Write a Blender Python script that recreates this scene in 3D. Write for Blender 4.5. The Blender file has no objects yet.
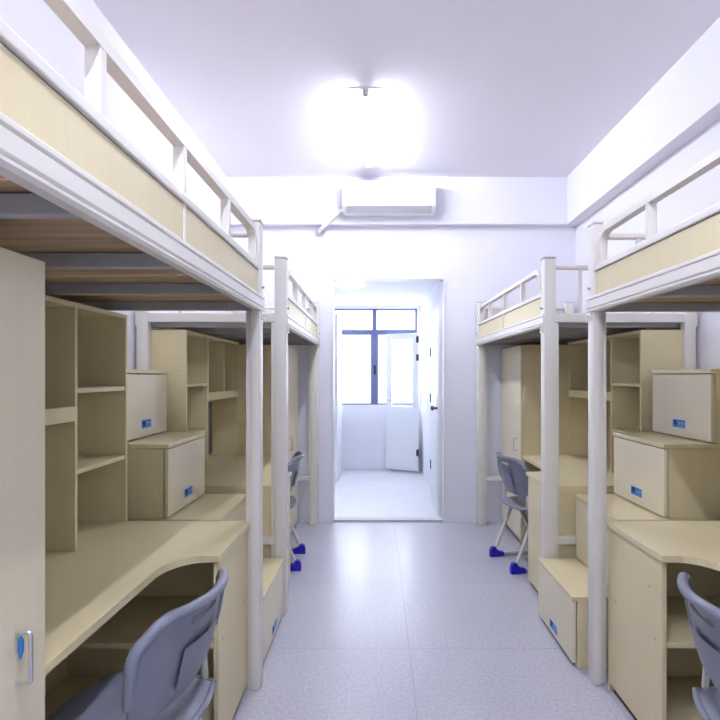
import bpy, bmesh, math, random
from mathutils import Vector, Matrix
random.seed(7)
S = bpy.context.scene
COL = S.collection
PI = math.pi

# ------------------------------------------------------------------ materials
def new_mat(name, color, rough=.5, metal=0.0, spec=.5):
    m = bpy.data.materials.new(name); m.use_nodes = True
    b = m.node_tree.nodes['Principled BSDF']
    b.inputs['Base Color'].default_value = (*color, 1)
    b.inputs['Roughness'].default_value = rough
    b.inputs['Metallic'].default_value = metal
    b.inputs['Specular IOR Level'].default_value = spec
    return m, b, m.node_tree

def noise_mat(name, c1, c2, rough=.5, scale=(8, 8, 8), metal=0.0, detail=6, bump=0.0, spec=.5):
    m, b, t = new_mat(name, c1, rough, metal, spec)
    tc = t.nodes.new('ShaderNodeTexCoord'); mp = t.nodes.new('ShaderNodeMapping')
    mp.inputs['Scale'].default_value = scale
    n = t.nodes.new('ShaderNodeTexNoise'); n.inputs['Detail'].default_value = detail
    n.inputs['Scale'].default_value = 1.0
    r = t.nodes.new('ShaderNodeValToRGB')
    r.color_ramp.elements[0].position = .35; r.color_ramp.elements[1].position = .65
    r.color_ramp.elements[0].color = (*c1, 1); r.color_ramp.elements[1].color = (*c2, 1)
    t.links.new(tc.outputs['Object'], mp.inputs['Vector']); t.links.new(mp.outputs[0], n.inputs['Vector'])
    t.links.new(n.outputs['Fac'], r.inputs[0]); t.links.new(r.outputs[0], b.inputs['Base Color'])
    if bump:
        bp = t.nodes.new('ShaderNodeBump'); bp.inputs['Strength'].default_value = bump
        bp.inputs['Distance'].default_value = .002
        t.links.new(n.outputs['Fac'], bp.inputs['Height']); t.links.new(bp.outputs[0], b.inputs['Normal'])
    return m

def emit_mat(name, color, strength):
    m = bpy.data.materials.new(name); m.use_nodes = True
    t = m.node_tree; t.nodes.clear()
    e = t.nodes.new('ShaderNodeEmission'); e.inputs[0].default_value = (*color, 1); e.inputs[1].default_value = strength
    o = t.nodes.new('ShaderNodeOutputMaterial'); t.links.new(e.outputs[0], o.inputs[0])
    return m

LAM_A, LAM_B = (.74, .65, .395), (.76, .67, .41)
M = {}
M['lam'] = noise_mat('cream_laminate', LAM_A, LAM_B, .38, (60, 60, 2.0), spec=.4)
M['lam_top'] = noise_mat('cream_laminate_top', LAM_A, LAM_B, .34, (50, 2.5, 50), spec=.45)
M['door'] = noise_mat('pale_laminate_door', (.79, .72, .52), (.805, .735, .535), .35, (60, 60, 2.0), spec=.45)
M['metal'] = noise_mat('white_painted_steel', (.80, .775, .71), (.83, .805, .74), .35, (3, 3, 3), spec=.5)
M['cap'] = new_mat('pale_plastic_cap', (.78, .78, .78), .5)[0]
M['groove_shade'] = new_mat('groove_shadow_grey', (.30, .30, .34), .7)[0]  # shade of the gap below the board cap, put into the colour
M['steel_dark'] = noise_mat('grey_painted_steel', (.40, .41, .42), (.46, .47, .48), .45, (6, 6, 6))
M['chrome'] = new_mat('brushed_chrome', (.72, .72, .74), .25, 1.0)[0]
M['plank'] = noise_mat('raw_pine_plank', (.42, .29, .17), (.60, .44, .28), .75, (2, 22, 22), detail=8)
M['plastic'] = noise_mat('grey_blue_plastic', (.20, .215, .27), (.22, .235, .29), .42, (12, 12, 12), spec=.4)
M['tube'] = new_mat('cream_powder_coated_tube', (.66, .64, .58), .35)[0]
M['blue'] = new_mat('royal_blue_rubber', (.015, .01, .42), .45)[0]
M['wall'] = noise_mat('white_emulsion_wall', (.86, .865, .93), (.875, .88, .94), .7, (3, 3, 3), spec=.2)
M['ceil'] = noise_mat('white_ceiling_paint', (.90, .885, .93), (.91, .895, .94), .8, (2, 2, 2), spec=.2)
M['whitedoor'] = new_mat('white_door_paint', (.86, .88, .90), .4)[0]
M['frame'] = new_mat('blue_grey_aluminium', (.16, .18, .34), .4)[0]
M['label'] = new_mat('blue_label', (.03, .20, .55), .5)[0]
M['label_border'] = new_mat('white_label_border', (.75, .80, .85), .5)[0]
M['label_dark'] = new_mat('navy_label_mark', (.005, .02, .12), .5)[0]
M['label_light'] = new_mat('light_label_letters', (.30, .60, .90), .5)[0]
M['ac'] = new_mat('white_ac_plastic', (.88, .89, .90), .35)[0]
M['dark'] = new_mat('dark_hardware', (.03, .03, .05), .5)[0]
M['brown'] = new_mat('dark_brown_edge', (.07, .045, .03), .6)[0]
M['black_rubber'] = new_mat('black_rubber', (.02, .02, .02), .6)[0]
M['skirt'] = new_mat('grey_skirting', (.62, .62, .66), .5)[0]
M['tube_light'] = emit_mat('lit_fluorescent_tube', (.83, .85, 1.0), 66)
M['tube_light3'] = emit_mat('lit_fluorescent_tube_near', (.83, .85, 1.0), 104)
M['tube_light2'] = emit_mat('lit_round_lamp', (.83, .85, 1.0), 7)

# floor: large terrazzo tiles
def floor_mat():
    m, b, t = new_mat('polished_terrazzo_tiles', (.5, .5, .55), .32, 0, .5)
    tc = t.nodes.new('ShaderNodeTexCoord')
    n = t.nodes.new('ShaderNodeTexNoise'); n.inputs['Scale'].default_value = 70; n.inputs['Detail'].default_value = 4
    n2 = t.nodes.new('ShaderNodeTexNoise'); n2.inputs['Scale'].default_value = 1.6; n2.inputs['Detail'].default_value = 5
    v = t.nodes.new('ShaderNodeTexVoronoi'); v.inputs['Scale'].default_value = 55
    for q in (n, n2, v): t.links.new(tc.outputs['Object'], q.inputs['Vector'])
    r = t.nodes.new('ShaderNodeValToRGB')
    r.color_ramp.elements[0].position = .36; r.color_ramp.elements[0].color = (.50, .50, .565, 1)
    r.color_ramp.elements[1].position = .62; r.color_ramp.elements[1].color = (.60, .60, .67, 1)
    t.links.new(n.outputs['Fac'], r.inputs[0])
    r2 = t.nodes.new('ShaderNodeValToRGB')
    r2.color_ramp.elements[0].position = .3; r2.color_ramp.elements[0].color = (.95, .95, .95, 1)
    r2.color_ramp.elements[1].position = .7; r2.color_ramp.elements[1].color = (1, 1, 1, 1)
    t.links.new(n2.outputs['Fac'], r2.inputs[0])
    r3 = t.nodes.new('ShaderNodeValToRGB')
    r3.color_ramp.elements[0].position = .05; r3.color_ramp.elements[0].color = (1.12, 1.12, 1.12, 1)
    r3.color_ramp.elements[1].position = .25; r3.color_ramp.elements[1].color = (1, 1, 1, 1)
    t.links.new(v.outputs['Distance'], r3.inputs[0])
    mx = t.nodes.new('ShaderNodeMixRGB'); mx.blend_type = 'MULTIPLY'; mx.inputs[0].default_value = 1
    t.links.new(r.outputs[0], mx.inputs[1]); t.links.new(r2.outputs[0], mx.inputs[2])
    mx1 = t.nodes.new('ShaderNodeMixRGB'); mx1.blend_type = 'MULTIPLY'; mx1.inputs[0].default_value = 1
    t.links.new(mx.outputs[0], mx1.inputs[1]); t.links.new(r3.outputs[0], mx1.inputs[2])
    br = t.nodes.new('ShaderNodeTexBrick'); br.offset = 0; br.inputs['Scale'].default_value = 1
    br.inputs['Brick Width'].default_value = .86; br.inputs['Row Height'].default_value = .86
    br.inputs['Mortar Size'].default_value = .0035; br.inputs['Mortar Smooth'].default_value = .3
    mp = t.nodes.new('ShaderNodeMapping'); mp.inputs['Location'].default_value = (-.165, -.135, 0)
    t.links.new(tc.outputs['Object'], mp.inputs['Vector']); t.links.new(mp.outputs[0], br.inputs['Vector'])
    mx2 = t.nodes.new('ShaderNodeMixRGB'); mx2.blend_type = 'MIX'
    t.links.new(br.outputs['Fac'], mx2.inputs[0]); t.links.new(mx1.outputs[0], mx2.inputs[1])
    mx2.inputs[2].default_value = (.45, .45, .50, 1)
    t.links.new(mx2.outputs[0], b.inputs['Base Color'])
    b.inputs['Roughness'].default_value = .27
    return m
M['floor'] = floor_mat()
M['balcony_floor'] = noise_mat('pale_balcony_tiles', (.74, .75, .78), (.78, .79, .82), .4, (5, 5, 5))
gm = bpy.data.materials.new('clear_window_glass'); gm.use_nodes = True
t = gm.node_tree; t.nodes.clear()
tr = t.nodes.new('ShaderNodeBsdfTransparent'); gl = t.nodes.new('ShaderNodeBsdfGlossy'); gl.inputs['Roughness'].default_value = .02
mxs = t.nodes.new('ShaderNodeMixShader'); mxs.inputs[0].default_value = .06
o = t.nodes.new('ShaderNodeOutputMaterial')
t.links.new(tr.outputs[0], mxs.inputs[1]); t.links.new(gl.outputs[0], mxs.inputs[2]); t.links.new(mxs.outputs[0], o.inputs[0])
M['glass'] = gm

# ------------------------------------------------------------------ mesh builder
class MB:
    def __init__(self): self.bm = bmesh.new()
    def box(self, a, b, bev=0.0, seg=2):
        x0, x1 = sorted((a[0], b[0])); y0, y1 = sorted((a[1], b[1])); z0, z1 = sorted((a[2], b[2]))
        r = bmesh.ops.create_cube(self.bm, size=1.0)
        vs = r['verts']
        for v in vs:
            v.co = Vector((x0 + (v.co.x + .5) * (x1 - x0), y0 + (v.co.y + .5) * (y1 - y0), z0 + (v.co.z + .5) * (z1 - z0)))
        if bev:
            es = list({e for v in vs for e in v.link_edges})
            bmesh.ops.bevel(self.bm, geom=es, offset=min(bev, (x1-x0)*.45, (y1-y0)*.45, (z1-z0)*.45), segments=seg, affect='EDGES', profile=.6)
        return self
    def prism(self, pts, axis, h0, h1, bev=0.0):
        """extrude a 2-D outline along axis (0=x,1=y,2=z) from h0 to h1"""
        def P(p, h):
            q = [p[0], p[1]]; q.insert(axis, h); return Vector(q)
        a = [self.bm.verts.new(P(p, h0)) for p in pts]; b = [self.bm.verts.new(P(p, h1)) for p in pts]
        fa = self.bm.faces.new(a); fb = self.bm.faces.new(list(reversed(b)))
        n = len(pts)
        for i in range(n): self.bm.faces.new((a[i], b[i], b[(i+1) % n], a[(i+1) % n]))
        if bev:
            es = list({e for e in fa.edges} | {e for e in fb.edges})
            bmesh.ops.bevel(self.bm, geom=es, offset=bev, segments=2, affect='EDGES', profile=.6)
        return self
    def tube(self, pts, r, n=12, flat=1.0, caps=True):
        pts = [Vector(p) for p in pts]
        rings = []
        up0 = None
        for i, p in enumerate(pts):
            if i == 0: d = pts[1] - p
            elif i == len(pts) - 1: d = p - pts[i-1]
            else: d = (pts[i+1] - p).normalized() + (p - pts[i-1]).normalized()
            d.normalize()
            if up0 is None:
                up = Vector((0, 0, 1)) if abs(d.z) < .9 else Vector((0, 1, 0))
            else: up = up0
            s = d.cross(up).normalized(); u = s.cross(d).normalized(); up0 = u
            rr = r[i] if isinstance(r, (list, tuple)) else r
            rings.append([self.bm.verts.new(p + rr * (math.cos(2*PI*k/n) * s + flat * math.sin(2*PI*k/n) * u)) for k in range(n)])
        for a, b in zip(rings, rings[1:]):
            for k in range(n): self.bm.faces.new((a[k], a[(k+1) % n], b[(k+1) % n], b[k]))
        if caps:
            self.bm.faces.new(list(reversed(rings[0]))); self.bm.faces.new(rings[-1])
        return self
    def done(self, name, mat, parent=None, smooth=False, label=None, subsurf=0):
        bmesh.ops.recalc_face_normals(self.bm, faces=self.bm.faces)
        me = bpy.data.meshes.new(name); self.bm.to_mesh(me); self.bm.free()
        me.materials.append(mat)
        o = bpy.data.objects.new(name, me); COL.objects.link(o)
        if smooth:
            for p in me.polygons: p.use_smooth = True
            if hasattr(me, 'set_sharp_from_angle'): me.set_sharp_from_angle(angle=math.radians(50))
        if parent: o.parent = parent
        if label: o['label'] = label
        if subsurf:
            md = o.modifiers.new('sub', 'SUBSURF'); md.levels = subsurf; md.render_levels = subsurf
        return o

def bend(pts, r=.03, n=5):
    """round the corners of a polyline"""
    pts = [Vector(p) for p in pts]; out = [pts[0]]
    for a, b, c in zip(pts, pts[1:], pts[2:]):
        d1 = (a - b).normalized(); d2 = (c - b).normalized()
        p0 = b + d1 * r; p1 = b + d2 * r
        for k in range(n + 1):
            t_ = k / n; out.append((1-t_)**2 * p0 + 2*t_*(1-t_) * b + t_**2 * p1)
    out.append(pts[-1]); return out

def tag(o, label, cat, group=None):
    o['label'] = label; o['category'] = cat
    if group: o['group'] = group
    return o
def thing(name, loc, label, cat, group=None, rz=0):
    o = bpy.data.objects.new(name, None); COL.objects.link(o); o.empty_display_size = .1
    o.location = loc; o.rotation_euler = (0, 0, rz); return tag(o, label, cat, group)
def struct(o): o['kind'] = 'structure'; return o
def copy_tree(o, parent=None):
    c = o.copy(); COL.objects.link(c)
    if parent: c.parent = parent
    for ch in [k for k in bpy.data.objects if k.parent == o]: copy_tree(ch, c)
    return c

# ------------------------------------------------------------------ room shell
CZ = 3.275; LW, RW = -1.42, 1.90; BY = 5.05; FY = -1.5; WT = .12
LB, RB = -1.42, 1.79          # faces of the shallow beams high on the side walls
BZ = 2.83                      # underside of the beams
struct(MB().box((LW-WT, FY-WT, -.12), (RW+WT, BY+.02, 0)).done('floor', M['floor']))
struct(MB().box((LW-WT, FY-WT, CZ), (RW+WT, BY+WT, CZ+.12)).done('ceiling', M['ceil']))
w = MB(); w.box((LW-WT, FY, 0), (LW, BY, CZ)); struct(w.done('wall_left', M['wall']))
w = MB(); w.box((RW, FY, 0), (RW+WT, BY, CZ)); w.box((RB, FY, BZ), (RW, BY, CZ)); struct(w.done('wall_right', M['wall']))
struct(MB().box((LW-WT, FY-WT, 0), (RW+WT, FY, CZ)).done('wall_front', M['wall']))
DX0, DX1, DZ = -.43, .65, 2.34
w = MB()
w.box((LW-WT, BY, 0), (DX0, BY+WT, CZ)); w.box((DX1, BY, 0), (RW+WT, BY+WT, CZ)); w.box((DX0, BY, DZ), (DX1, BY+WT, CZ))
w.box((LB, BY-.08, BZ), (RB, BY, CZ))
struct(w.done('wall_back', M['wall']))
# opening frame
f = MB()
f.box((DX0, BY-.012, 0), (DX0+.014, BY+WT+.01, DZ-.012), .004); f.box((DX1-.014, BY-.012, 0), (DX1, BY+WT+.01, DZ-.012), .004)
f.box((DX0, BY-.012, DZ-.014), (DX1, BY+WT+.01, DZ), .004)
struct(f.done('trim_1', M['whitedoor']))
struct(MB().box((DX0+.015, BY+.02, 0), (DX1-.015, BY+WT, .018), .004).done('trim_2', M['skirt']))   # threshold
# balcony
B0, B1, BBY, BCZ = -1.25, .66, 7.90, 2.45
struct(MB().box((B0-WT, BY+.02, -.12), (B1+WT+.4, BBY+.2, 0.0)).done('floor', M['balcony_floor']))
struct(MB().box((B0-WT, BY+WT, BCZ), (B1+WT, BBY+.2, BCZ+.1)).done('ceiling', M['wall']))
struct(MB().box((B0-WT, BY+WT, 0), (B0, BBY, BCZ)).done('wall_balcony_left', M['wall']))
struct(MB().box((B1, BY+WT, 0), (B1+WT, BBY, BCZ)).done('wall_balcony_right', M['wall']))
WX0, WX1, WZ0, WZ1 = -.95, .60, .97, 2.41
w = MB(); w.box((B0-WT, BBY, 0), (B1+WT, BBY+.15, WZ0)); w.box((B0-WT, BBY, WZ1), (B1+WT, BBY+.15, BCZ))
w.box((B0-WT, BBY, WZ0), (WX0, BBY+.15, WZ1)); w.box((WX1, BBY, WZ0), (B1+WT, BBY+.15, WZ1))
struct(w.done('wall_balcony_back', M['wall']))
# window
wn = bpy.data.objects.new('window_1', None); COL.objects.link(wn); wn.location = (0, BBY+.04, 0); struct(wn)
f = MB(); y0, y1 = -.02, .04
f.box((WX0, y0, WZ1-.025), (WX1, y1, WZ1), .003); f.box((WX0, y0, WZ0), (WX0+.03, y1, WZ1), .003)
f.box((WX1-.03, y0, WZ0), (WX1, y1, WZ1), .003); f.box((WX0, y0, WZ0), (WX1, y1, WZ0+.025), .003)
f.box((-.07, y0, 2.06), (.0, y1, WZ1), .004); f.box((-.095, y0-.004, WZ0), (.02, y1, 2.06), .004); f.box((WX0, y0-.006, 2.015), (WX1, y1, 2.095), .004)
f.done('window_frame', M['frame'], wn)
for (a, b, c, d) in ((WX0+.03, -.075, WZ0+.025, 2.02), (0, WX1-.03, WZ0+.025, 2.02), (WX0+.03, -.075, 2.085, WZ1-.025), (0, WX1-.03, 2.085, WZ1-.025)):
    MB().box((a, .008, c), (b, .014, d)).done('window_pane', M['glass'], wn)
MB().box((-.47, -.026, 1.02), (-.455, -.002, 2.0), .003).done('sash_edge', M['skirt'], wn)
f = MB(); f.box((-.475, -.045, 1.42), (-.45, -.02, 1.54), .005); f.done('sash_handle', M['steel_dark'], wn)
f = MB(); f.box((-.05, -.05, 1.42), (-.02, -.018, 1.56), .005); f.done('sash_handle', M['dark'], wn)
# white door leaf standing open at the left of the balcony
dl = bpy.data.objects.new('door_1', None); COL.objects.link(dl); dl.location = (-.54, 6.95, 0); struct(dl)
f = MB(); f.box((-.02, 0, .012), (.02, .88, 2.22), .004); f.done('door_panel', M['whitedoor'], dl)
# glazed door leaf in the balcony, swung open
def leaf(name, p0, p1, z0, z1, th=.036):
    """door leaf from hinge p0 to free edge p1"""
    d = Vector((p1[0]-p0[0], p1[1]-p0[1], 0)); L = d.length
    r = bpy.data.objects.new(name, None); COL.objects.link(r); r.location = (p0[0], p0[1], 0)
    r.rotation_euler = (0, 0, math.atan2(d.y, d.x)); return struct(r), L
d2, L = leaf('door_2', (.60, 7.60), (.14, 7.84), .02, 2.02)
f = MB(); zb = .03
f.box((0, -.018, zb), (L, .018, .95), .003); f.box((0, -.018, 1.93), (L, .018, 2.02), .003)
f.box((0, -.018, .95), (.09, .018, 1.93), .003); f.box((L-.09, -.018, .95), (L, .018, 1.93), .003)
f.done('door_panel', M['whitedoor'], d2)
MB().box((.09, -.004, .95), (L-.09, .004, 1.93)).done('door_glass', M['glass'], d2)
for z in (.25, 1.62, 1.88):
    f = MB(); f.box((-.008, .012, z), (.03, .026, z+.09), .002); f.tube([(-.004, .022, z-.005), (-.004, .022, z+.095)], .008, 8)
    f.done('hinge', M['dark'], d2, True)
MB().tube([(L-.06, .018, 1.05), (L-.06, .05, 1.05), (L-.14, .05, 1.05)], .009, 8).done('door_handle', M['chrome'], d2, True)
# tall main balcony door folded back along the right-hand wall
d3, L = leaf('door_3', (.632, 5.98), (.622, 5.20), .02, 2.2)
f = MB(); f.box((0, -.02, .02), (L, .02, 2.10), .004)
f.box((.10, -.026, .15), (L-.10, -.02, .95), .004); f.box((.10, -.026, 1.05), (L-.10, -.02, 1.98), .004)
f.done('door_panel', M['whitedoor'], d3)
for z in (.35, 1.1, 1.62):
    MB().tube([(-.004, -.022, z), (-.004, -.022, z+.10)], .010, 8).done('hinge', M['dark'], d3, True)
f = MB(); f.tube([(L-.07, -.016, 1.08), (L-.07, -.065, 1.08)], .011, 10); f.tube([(L-.07, -.058, 1.08), (L-.07, -.085, 1.08)], [.024, .02], 12)
f.done('door_knob', M['dark'], d3, True)
# ceiling light of the balcony
t_ = thing('ceiling_lamp', (-.32, 6.07, BCZ), 'small round white lamp on the balcony ceiling beyond the doorway', 'lamp')
MB().tube([(0, 0, 0), (0, 0, -.004)], .118, 24).done('lamp_base', M['whitedoor'], t_, True)
MB().tube([(0, 0, -.004), (0, 0, -.03), (0, 0, -.045)], [.115, .105, .07], 24).done('lamp_shade', M['tube_light2'], t_, True)

# skirting
f = MB(); f.box((LW, FY, 0), (LW+.008, BY, .09), .002); struct(f.done('baseboard_left', M['wall']))
f = MB(); f.box((RW-.008, FY, 0), (RW, BY, .09), .002); struct(f.done('baseboard_right', M['wall']))

# ------------------------------------------------------------------ loft beds
def loft_bed(Xf, Y0, sx, sy, Wd, L, label, rz=0):
    root = thing('loft_bed', (Xf, Y0, 0), label, 'bed', 'white steel loft beds along both walls', rz)
    def P(t, s, z): return (sx*t, sy*s, z)
    def bx(m, t0, s0, z0, t1, s1, z1, bev=.003): m.box(P(t0, s0, z0), P(t1, s1, z1), bev); return m
    ptop = 2.09; pw = .045 if sy < 0 else .070
    for (t0, s0) in ((0, 0), (0, L-.07), (Wd-.07, 0), (Wd-.07, L-.07)):
        m = MB()
        if t0 == 0:
            bx(m, 0, s0, 0, pw, s0+.07, ptop, .012)
            bx(m, .040, s0+.018, 0, pw+.022, s0+.052, 1.72, .004)
        else:
            bx(m, t0, s0, 0, t0+.07, s0+.055, ptop, .012)
        po = m.done('post', M['metal'], root, True)
        c = MB(); bx(c, t0-.002, s0-.002, ptop, t0+(pw+.002 if t0 == 0 else .072), s0+(.072 if t0 == 0 else .057), ptop+.012, .006)
        c.done('post_cap', M['cap'], po, True)
    # aisle-side beam with two grooves and a rounded lower lip
    prof = [(-.004, 1.762), (-.008, 1.758), (-.008, 1.750), (-.002, 1.746), (-.008, 1.742), (-.008, 1.711), (-.001, 1.706), (-.009, 1.702), (-.009, 1.696), (-.002, 1.689), (.022, 1.689), (.022, 1.762)]
    for (tt, mir) in ((0, 1), (Wd, -1)):
        m = MB()
        m.prism([(sx*(tt + mir*a), z) for a, z in prof], 1, sy*.004, sy*(L-.004))
        m.done('side_beam', M['metal'], root)
        for s0 in (.0, L-.07):
            if mir == 1:
                b = MB(); bx(b, -.009, s0+.012, 1.655, .01, s0+.058, 1.69, .002)
                br_ = b.done('bracket', M['metal'], root, True)
                for z in (1.672, 1.80):
                    b = MB(); b.tube([P(-.001, s0+.035, z), P(-.013, s0+.035, z)], .006, 8); b.done('bolt', M['steel_dark'], br_, True)
    # end beams
    for s0 in (.0, L-.035):
        m = MB(); bx(m, .045, s0, 1.715, Wd-.07, s0+.035, 1.768, .004); m.done('end_beam', M['metal'], root)
    # cross bars under the platform
    for k in range(4):
        s = .06 + (L-.16) * k / 4
        m = MB(); bx(m, .03, s, 1.690, Wd-.03, s+.028, 1.729, .003); m.done('cross_bar', M['steel_dark'], root)
    s = L-.10; m = MB(); bx(m, .03, s, 1.688, Wd-.03, s+.028, 1.728, .003); m.done('cross_bar', M['steel_dark'], root)
    # planks of the platform
    n = 9; 
    for k in range(n):
        a = .045 + (L-.09) * k / n; b = a + (L-.09) / n - random.uniform(.006, .02)
        m = MB(); bx(m, .034, a, 1.730 + random.uniform(0, .002), Wd-.034, b, 1.748, .002); m.done('plank', M['plank'], root)
    # front board, strip, cap
    ups = (.53, .965, 1.40) if L > 1.95 else (.50, .97, 1.46)
    for (s0, s1) in ((.075, ups[1]-.006), (ups[1]+.006, L-.075)):
        m = MB(); bx(m, .010, s0, 1.763, .026, s1, 1.869, .001); m.done('front_board', M['lam'], root)
    m = MB(); bx(m, .006, ups[1]-.0065, 1.763, .028, ups[1]+.0065, 1.873, .001); m.done('board_strip', M['metal'], root)
    m = MB(); bx(m, .003, .06, 1.874, .037, L-.06, 1.899, .004); m.done('board_cap', M['metal'], root)
    m = MB(); bx(m, .013, .07, 1.866, .024, L-.07, 1.875, 0); m.done('groove_shadow_strip', M['groove_shade'], root)  # dark strip painting the shadow in the groove under the cap
    # guard rail, bent down at its ends
    m = MB()
    def flat_bar(d, r):
        return [(q.y, q.z) for q in bend([(0, .10+d, 1.89), (0, .10+d, 2.054-d), (0, L-.10-d, 2.054-d), (0, L-.10-d, 1.89)], r, 8)]
    m.prism([(sy*a, b) for a, b in flat_bar(0, .09) + flat_bar(.026, .064)[::-1]], 0, sx*.004, sx*.038); m.done('guard_rail', M['metal'], root, True)
    for s in ups:
        m = MB(); bx(m, .005, s-.012, 1.895, .037, s+.012, 2.032, .003); m.done('guard_rail_upright', M['metal'], root)
    # end rails across the bed
    for s0 in (.03, L-.03):
        m = MB(); m.tube([P(.04, s0, 2.04), P(Wd-.05, s0, 2.04)], .0145, 10)
        for t0 in (.22, Wd-.25): m.tube([P(t0, s0, 1.76), P(t0, s0, 2.04)], .0125, 10)
        m.done('end_rail', M['metal'], root, True)
    # low stretchers
    for s0 in (.015, L-.045):
        m = MB(); bx(m, .068, s0, .41, Wd-.07, s0+.03, .455, .004); m.done('stretcher', M['metal'], root)
    return root
loft_bed(-.520, 2.415, -1, -1, .89, 2.0, 'white steel loft bed nearest on the left, filling the top left corner')
loft_bed(.978, 2.455, 1, -1, .91, 2.0, 'white steel loft bed nearest on the right, cut off by the photo edge')
loft_bed(-.530, 3.085, -1, 1, .875, 1.935, 'white steel loft bed farther back on the left, against the back wall', math.radians(.6))
loft_bed(.978, 3.085, 1, 1, .90, 1.935, 'white steel loft bed farther back on the right, against the back wall', math.radians(1.0))

# ------------------------------------------------------------------ desks, bookshelves, wardrobes
SIDES = {
 'nl': (-.520, 2.37, -1, -1, LW, 'nearest on the left'),
 'nr': (.980, 2.37, 1, -1, RW, 'nearest on the right'),
 'ml': (-.530, 3.13, -1, 1, LW, ''),
 'mr': (.965, 3.13, 1, 1, RW, ''),
}
def frame(key):
    Xf, Y0, sx, sy, wall, _ = SIDES[key]
    dep = abs(wall - Xf)
    def P(t, s, z): return (sx*t, sy*s, z)
    return Xf, Y0, sx, sy, dep, P

def desk(key, label):
    Xf, Y0, sx, sy, D, P = frame(key); D -= .012
    root = thing('desk', (Xf, Y0, 0), label, 'desk', 'cream desks under the loft beds')
    # desktop with a concave curve where the pedestal widens it
    out = [(.05, .0), (.05, .462), (.115, .462)]
    for k in range(0, 11):
        a = k / 10 * PI / 2
        out.append((.115 + .105*math.sin(a), 0.462 + .165*(1-math.cos(a)) ** .9))
    out[3] = (.125, .4625)
    out += [(.222, .80), (.225, 1.198), (D, 1.198), (D, 0)]
    MB().prism([(sx*a, sy*b) for a, b in out], 2, .725, .75, .003).done('desktop', M['lam_top'], root)
    a = MB(); a.box(P(.058, .018, .03), P(.076, .445, .725), .001); a.done('side_panel', M['lam'], root)
    a = MB(); a.box(P(.058, 0, .0), P(D-.01, .017, .725), .001); a.done('side_panel', M['lam'], root)
    a = MB(); a.box(P(.076, .03, .405), P(D-.03, .44, .423), .001); a.done('shelf', M['lam'], root)
    a = MB(); a.box(P(.076, .03, .05), P(D-.03, .44, .068), .001); a.done('shelf', M['lam'], root)
    a = MB(); a.box(P(.07, .03, 0), P(D-.03, .425, .05)); a.done('plinth', M['brown'], root)
    a = MB(); a.box(P(D-.03, .018, 0), P(D-.012, 1.19, .725)); a.done('back_panel', M['lam'], root)
    a = MB(); a.box(P(.24, 1.18, 0), P(D-.03, 1.197, .725), .001); a.done('side_panel', M['lam'], root)
    # screw covers on the aisle panel
    for (s, z) in ((.40, .42), (.07, .42), (.36, .60)):
        a = MB(); a.tube([P(.0585, s, z), P(.0565, s, z)], .005, 10); a.done('screw_cover', M['steel_dark'], root)
    return root
desk('nl', 'cream desk nearest on the left with a curved cutout above a grey chair')
desk('nr', 'cream desk nearest on the right, cut off by the photo edge')
desk('ml', 'cream desk on the left behind the second stair stack, farther back')
desk('mr', 'cream desk on the right farther back, seen behind the white bed post')

def bookshelf(key, label):
    Xf, Y0, sx, sy, D, P = frame(key); D -= .012
    root = thing('bookshelf', (Xf + sx*.6, Y0, .7505), label, 'bookshelf', 'cream open bookshelves standing on the desks')
    T0 = .0; T1 = D - .6; z0 = 0; z1 = .905; th = .016
    def bx(name, t0, s0, a, t1, s1, b, mat='lam'):
        MB().box(P(t0, s0, a), P(t1, s1, b), .001).done(name, M[mat], root)
    bx('side_panel', T0, 0, z0, T1, th, z1)
    bx('divider', T0, .395, z0, T1, .395+th, z1)
    bx('side_panel', T0+.01, 1.18, z0, T1, 1.196, z1)
    bx('top_board', T0, 0.0, z1, T1, 1.198, z1+.018)
    bx('back_panel', T1-.008, th, z0, T1, 1.18, z1)
    bx('shelf', T0+.004, th, .585, T1-.008, .395, .603)
    bx('shelf', T0+.004, th, .280, T1-.008, .395, .298)
    bx('shelf', T0, .395+th, .50, T1-.008, 1.18, .518)
    bx('fascia', T0-.001, .395+th, .482, T0+.018, 1.18, .537)
    bx('divider', T0+.006, .79, .518, T1-.008, .79+th, z1)
    for (s, z) in ((.30, .58), (.33, .3)):
        a = MB(); a.tube([P(.05, -.001, z+.1), P(.05, .003, z+.1)], .005, 8); 
        a.done('screw_cover', M['steel_dark'], root)
    if key == 'ml':
        bx('gap_shade_strip', T0+.002, .412, .12, T0+.012, .50, .47, 'brown')  # brown strip painted in for the darkness of the gap beside the divider
    return root
bookshelf('nl', 'cream open bookshelf nearest on the left, beside the wardrobe')
bookshelf('nr', 'cream bookshelf at the far right, almost outside the photo')
bookshelf('ml', 'cream bookshelf on the left farther back, rising behind the stair boxes')
bookshelf('mr', 'cream bookshelf on the right farther back, rising behind the stair boxes')

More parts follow.
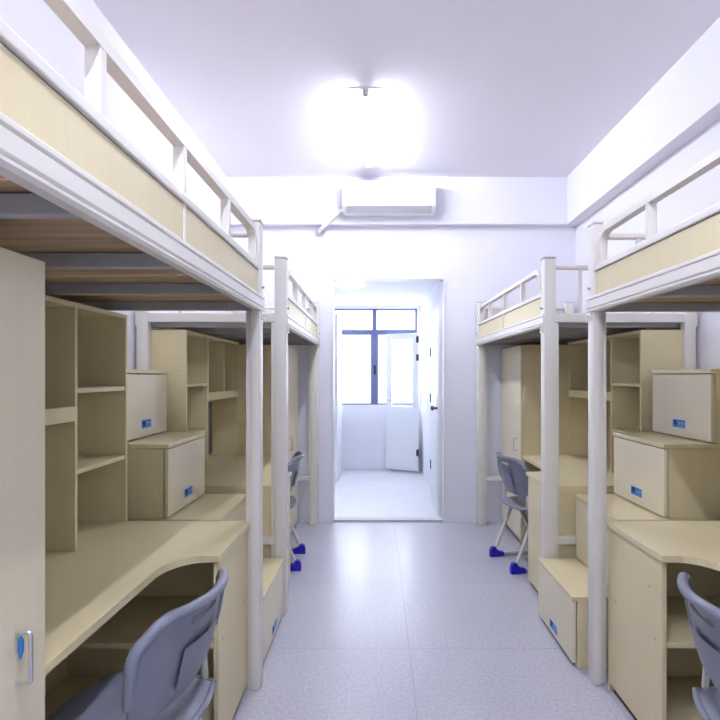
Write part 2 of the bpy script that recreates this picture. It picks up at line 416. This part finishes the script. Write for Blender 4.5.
def wardrobe(key, label):
    Xf, Y0, sx, sy, D, P = frame(key); D -= .012
    root = thing('wardrobe', (Xf, Y0 + sy*1.2, 0), label, 'wardrobe', 'tall cream wardrobes under the loft beds')
    t0 = .213; w = .645
    m = MB(); m.box(P(t0+.02, 0, .0), P(D, .017, 1.655), .001); m.box(P(t0+.02, w-.017, .0), P(D, w, 1.655), .001)
    m.box(P(t0+.02, .017, 1.637), P(D, w-.017, 1.655)); m.box(P(t0+.03, .017, .06), P(D, w-.017, .078)); m.box(P(D-.012, .017, .078), P(D, w-.017, 1.637))
    m.box(P(t0+.04, .017, 0), P(t0+.055, w-.017, .06))
    m.done('body', M['lam'], root)
    m = MB(); m.box(P(t0, .003, .05), P(t0+.018, w-.003, 1.652), .002); d = m.done('door', M['door'], root)
    s = .098
    m = MB(); m.tube(bend([P(t0+.004, s, .775), P(t0-.030, s, .775), P(t0-.030, s, .88), P(t0+.004, s, .88)], .010, 4), .0045, 10)
    m.done('handle', M['chrome'], d, True)
    if key == 'nl': m = MB(); m.tube([P(t0-.009, s, .872), P(t0-.010, s, .862), P(t0-.010, s, .842), P(t0-.009, s, .826)], [.002, .0055, .0055, .002], 12); d and key == 'nl' and m.done('key_tag', M['label'], d, True, 'small blue key tag')
    return root
wardrobe('nl', 'tall cream wardrobe with steel handle at the left edge of the photo')
wardrobe('nr', 'tall cream wardrobe outside the right edge beside the nearest right desk')
wardrobe('ml', 'tall cream wardrobe on the left at the back wall, mostly hidden behind bed posts')
wardrobe('mr', 'tall cream wardrobe on the right standing at the back wall')

# ------------------------------------------------------------------ stair boxes
ZT = [0, .345, .715, 1.075, 1.435]
def stair(side):
    if side == 'l': X = [-.545, -.755, -1.0, -1.222]; sx = -1; W = LW; word = 'left'
    else: X = [.936, 1.155, 1.375, 1.60]; sx = 1; W = RW; word = 'right'
    Y0, Y1 = 2.525, 3.07
    names = ['lowest stair box on the %s, standing on the floor between the bed posts',
             'second stair box up on the %s, level with the desktops',
             'third stair box up on the %s, with a blue label low on its door',
             'topmost stair box on the %s, just below bed height']
    for i in range(4):
        xf = X[i]; D = abs(W - xf) - .01; z0 = ZT[i]; z1 = ZT[i+1]
        root = thing('stair_box', (xf, (Y0+Y1)/2, z0 + (.001 if i else 0)), names[i] % word, 'storage box', 'cream storage boxes stacked as stairs between the beds')
        H = z1 - z0 - .002; h = (Y1-Y0)/2
        def P(t, y, z): return (sx*t, y, z)
        m = MB()
        m.box(P(.022, -h+.004, 0.0), P(D, -h+.020, H-.022), .001); m.box(P(.022, h-.020, 0.0), P(D, h-.004, H-.022), .001)
        m.box(P(.022, -h+.02, 0.0), P(D, h-.02, .018)); m.box(P(D-.012, -h+.02, .018), P(D, h-.02, H-.022))
        m.done('body', M['lam'], root)
        MB().box(P(-.004, -h, H-.021), P(D, h, H), .003).done('top_board', M['lam_top'], root)
        zz = .025 if i == 0 else .006
        d = MB().box(P(0, -h+.003, zz), P(.017, h-.003, H-.026), .002).done('door', M['door'], root)
        if i == 0: MB().box(P(.02, -h+.03, .0), P(.03, h-.03, .03)).done('plinth', M['brown'], root)
        if i != 1:
            yc = .0; zc = .072; lw, lh = .057, .021
            lb = MB().box(P(-.0012, yc-lw-.006, zc-lh-.006), P(.001, yc+lw+.006, zc+lh+.006)).done('label_sticker', M['label_border'], d, label='white bordered blue label')
            k = MB()
            MBl = k.box(P(-.0018, yc-lw, zc-lh), P(0, yc+lw, zc+lh)).done('blue_field', M['label'], lb)
            # facing the aisle: left of the label as read
            sgn = 1 if side == 'r' else -1
            k = MB(); k.tube([P(-.0018, yc+sgn*.030, zc+.004), P(-.0026, yc+sgn*.030, zc+.004)], .014, 16); k.done('round_mark', M['label_dark'], lb)
            k = MB()
            def st(a, b, c, e): k.box(P(-.0018, yc-sgn*a, zc+b), P(-.0025, yc-sgn*c, zc+e))
            st(-.008, .007, .002, .011); st(-.001, -.006, .003, .011); st(.010, -.006, .014, .011); st(.010, .008, .022, .011)
            st(.010, .000, .020, .003); st(.030, -.006, .034, .011); st(.034, .007, .044, .011); st(.044, -.006, .048, .011)
            st(-.006, -.015, .046, -.012)
            k.done('lettering', M['label_light'], lb)
stair('l'); stair('r')

# ------------------------------------------------------------------ chairs
def grid_shell(f, nu, nv, skip=(), th=.012):
    """f(u,v)->point ; u,v in 0..1 ; returns a bmesh sheet given thickness"""
    mb = MB(); vs = {}
    for i in range(nu+1):
        for j in range(nv+1): vs[i, j] = mb.bm.verts.new(f(i/nu, j/nv))
    for i in range(nu):
        for j in range(nv):
            if (i, j) in skip: continue
            mb.bm.faces.new((vs[i, j], vs[i+1, j], vs[i+1, j+1], vs[i, j+1]))
    bmesh.ops.recalc_face_normals(mb.bm, faces=mb.bm.faces)
    r = bmesh.ops.solidify(mb.bm, geom=list(mb.bm.faces), thickness=th)
    loose = [v for v in mb.bm.verts if not v.link_faces]
    bmesh.ops.delete(mb.bm, geom=loose, context='VERTS')
    return mb

def back_pt(u, v, off=0.0):
    """backrest surface ; u across, v up"""
    half = .228 + .008*math.sin(v*PI) - .035*(1-v)**2 - .030*max(0, v-.78)**2/.0484
    y = (u-.5)*2*half
    z = .53 + .27*v - .035*max(0, abs(2*u-1)-.72)**2/.0784*(v**4) + .012*(1-v)**3*0
    x = .070*(1-v)**1.25 + .075*(abs(2*u-1))**2*(.55+.45*v) + .0
    if v > .85: x -= .012*((v-.85)/.15)**1.5
    return Vector((x+off, y, z))
def seat_pt(u, v):
    X = (u-.5)*2; Y = (v-.5)*2
    # square to squircle
    x = X*math.sqrt(1-.28*Y*Y); y = Y*math.sqrt(1-.22*X*X)
    r = max(abs(X), abs(Y))
    z = .452 + .012*r*r
    if r > .85: z -= .020*((r-.85)/.15)**1.6
    if X > .55: z -= .022*((X-.55)/.45)**2
    return Vector((.258 + .213*x, .205*y, z))

def chair(loc, rz, label):
    root = thing('school_chair', loc, label, 'chair', 'grey plastic chairs with blue feet', rz)
    skip = {(i, j) for i in range(7, 13) for j in (12,)}
    b = grid_shell(back_pt, 20, 15, skip, .010).done('backrest', M['plastic'], root, True)
    # rolled rim over both sides and the top
    pts = [back_pt(0, k/10) for k in range(3, 10)] + [back_pt(0, .97)] + [back_pt(k/16, 1.0) for k in range(1, 16)] + [back_pt(1, .97)] + [back_pt(1, k/10) for k in range(9, 2, -1)]
    m = MB(); m.tube(pts, .0145, 12); m.done('rim', M['plastic'], b, True)
    # embossed panel on the back of the shell
    e = grid_shell(lambda u, v: back_pt(.30+.40*u, .18+.42*v, -.0104), 8, 6, (), .001).done('embossed_panel', M['plastic'], b, True)
    s = grid_shell(seat_pt, 18, 18, (), .012)
    s = s.done('seat', M['plastic'], root, True)
    pts = []
    for k in range(49):
        q = k % 48; a = q/12
        if a < 1: p = (a, 0)
        elif a < 2: p = (1, a-1)
        elif a < 3: p = (3-a, 1)
        else: p = (0, 4-a)
        v = seat_pt(*p); pts.append(v)
    m = MB(); m.tube(pts, .010, 10); m.done('seat_rim', M['plastic'], s, True)
    for sy in (-1, 1):
        y = .182*sy
        m = MB()
        m.tube(bend([(.02, y, .026), (.09, y, .018), (.40, y, .018), (.40, y, .03)], .006, 2), .0125, 10, 1.15)
        m.done('floor_runner', M['tube'], root, True)
        m = MB(); m.tube([(.012, y, .030), (.165, y, .40), (.19, y, .425)], .0135, 10, 1.15); m.done('rear_leg', M['tube'], root, True)
        m = MB(); m.tube([(.20, y, .42), (.40, y, .03)], .0125, 10, 1.15); m.done('front_leg', M['tube'], root, True)
        m = MB(); p = back_pt(.5+sy*.425, .25); q = back_pt(.5+sy*.43, .60)
        m.tube([(.17, y, .425), (.105, y*1.03, .432), (p.x+.030, p.y, p.z-.04), (p.x+.025, p.y, p.z), (q.x+.022, q.y, q.z)], .0125, 10); m.done('back_support', M['tube'], root, True)
        for (xa, d) in ((-.020, 1), (.435, -1)):
            m = MB()
            pr = [(xa, 0), (xa, .045), (xa+d*.012, .072), (xa+d*.042, .078), (xa+d*.056, .045), (xa+d*.11, .034), (xa+d*.115, 0)]
            m.prism([(a, z) for a, z in pr], 1, y-.019, y+.019, .004)
            m.done('foot_cap', M['blue'], root, False, 'blue rubber foot cap')
    m = MB(); m.tube([(.19, -.165, .423), (.19, .165, .423)], .010, 8); m.tube([(.30, -.15, .018), (.30, .15, .018)], .0001, 4) if False else None
    m.done('cross_tube', M['tube'], root, True)
    return root
proto = chair((-.462, 1.455, 0), PI - math.radians(9), 'grey plastic chair tucked under the nearest desk on the left')
def again(loc, rz, label):
    c = copy_tree(proto); c.location = loc; c.rotation_euler = (0, 0, rz); c['label'] = label; return c
again((.866, 1.435, 0), -math.radians(8), 'grey plastic chair tucked under the nearest desk on the right, cut by the photo edge')
again((-.575, 3.985, 0), PI + math.radians(3), 'grey plastic chair with blue feet half hidden behind left bed post, farther back')
again((.930, 3.92, 0), math.radians(11), 'grey plastic chair with blue feet on the right, farther back, all of it in view')

# ------------------------------------------------------------------ air conditioner, lamps
ac = thing('air_conditioner', (.11, BY-.08, 2.90), 'white wall-mounted air conditioner above the doorway', 'air conditioner')
pr = [(0, .0), (-.11, .0), (-.175, .05), (-.185, .12), (-.185, .24), (-.17, .275), (0, .28)]
m = MB(); m.prism(pr, 0, -.425, .425, .008); m.done('body', M['ac'], ac, True)
m = MB(); m.prism([(-.112, -.004), (-.178, .046), (-.174, .052), (-.108, .002)], 0, -.39, .39); m.done('louver', M['skirt'], ac)
m = MB(); m.box((-.40, -.188, .10), (.40, -.184, .104)); m.done('panel_seam', M['skirt'], ac)
m = MB(); m.box((-.36, -.187, .20), (-.31, -.184, .225), .002); m.done('badge', M['skirt'], ac)
pp = MB(); pp.tube(bend([(-.32, BY-.12, 2.95), (-.36, BY-.12, 2.93), (-.50, BY-.09, 2.805), (-.545, BY-.04, 2.775), (-.545, BY+.01, 2.77)], .02, 4), .021, 12)
tag(pp.done('coolant_pipe', M['ac'], None, True), 'wrapped white pipe running down left from air conditioner into the wall', 'pipe')
pp = MB(); pp.tube([(-.545, BY-.001, 2.77), (-.545, BY-.012, 2.77)], .042, 18); tag(pp.done('pipe_collar', M['skirt'], None, True), 'small round collar where the air conditioner pipe enters the wall', 'pipe collar')

def batten(loc, label, mk='tube_light'):
    r = thing('ceiling_light', loc, label, 'lamp', 'fluorescent ceiling lights along the room')
    m = MB(); m.prism([(-.125, -.0008), (-.125, 0), (.125, 0), (.125, -.0008), (.02, -.012), (-.02, -.012)], 1, -.60, .60); m.done('glare_tray', M['ac'], r)  # wide white tray added to burn out like glare around the tube
    m = MB(); m.tube([(0, -.585, -.034), (0, .585, -.034)], .0165, 14); m.done('tube', M[mk], r, True)
    for y in (-.60, .575):
        m = MB(); m.box((-.02, y, -.054), (.02, y+.022, -.008), .004); m.done('end_cap', M['skirt'], r)
    return r
batten((-.075, 4.03, CZ), 'lit fluorescent ceiling light above the middle of the room')
l2 = batten((-.0, .25, CZ), 'fluorescent ceiling light over the near end of the room, above the photo', 'tube_light3')

# ------------------------------------------------------------------ world, camera
W = bpy.data.worlds.new('sky'); S.world = W; W.use_nodes = True
bg = W.node_tree.nodes['Background']; bg.inputs[0].default_value = (.80, .87, 1.0, 1); bg.inputs[1].default_value = 2.9

cam = bpy.data.cameras.new('camera'); co = bpy.data.objects.new('camera', cam); COL.objects.link(co); S.camera = co
co.location = (0, 0, 1.4); co.rotation_euler = (PI/2, 0, 0)
cam.sensor_fit = 'HORIZONTAL'; cam.sensor_width = 36; cam.lens = 528/720*36
cam.shift_x = (360-377)/720; cam.shift_y = (376-360)/720
cam.clip_start = .05; cam.clip_end = 100
S.view_settings.view_transform = 'Standard'; S.view_settings.look = 'None'
S.view_settings.gamma = 1; S.view_settings.use_curve_mapping = False
S.view_settings.exposure = 1.6
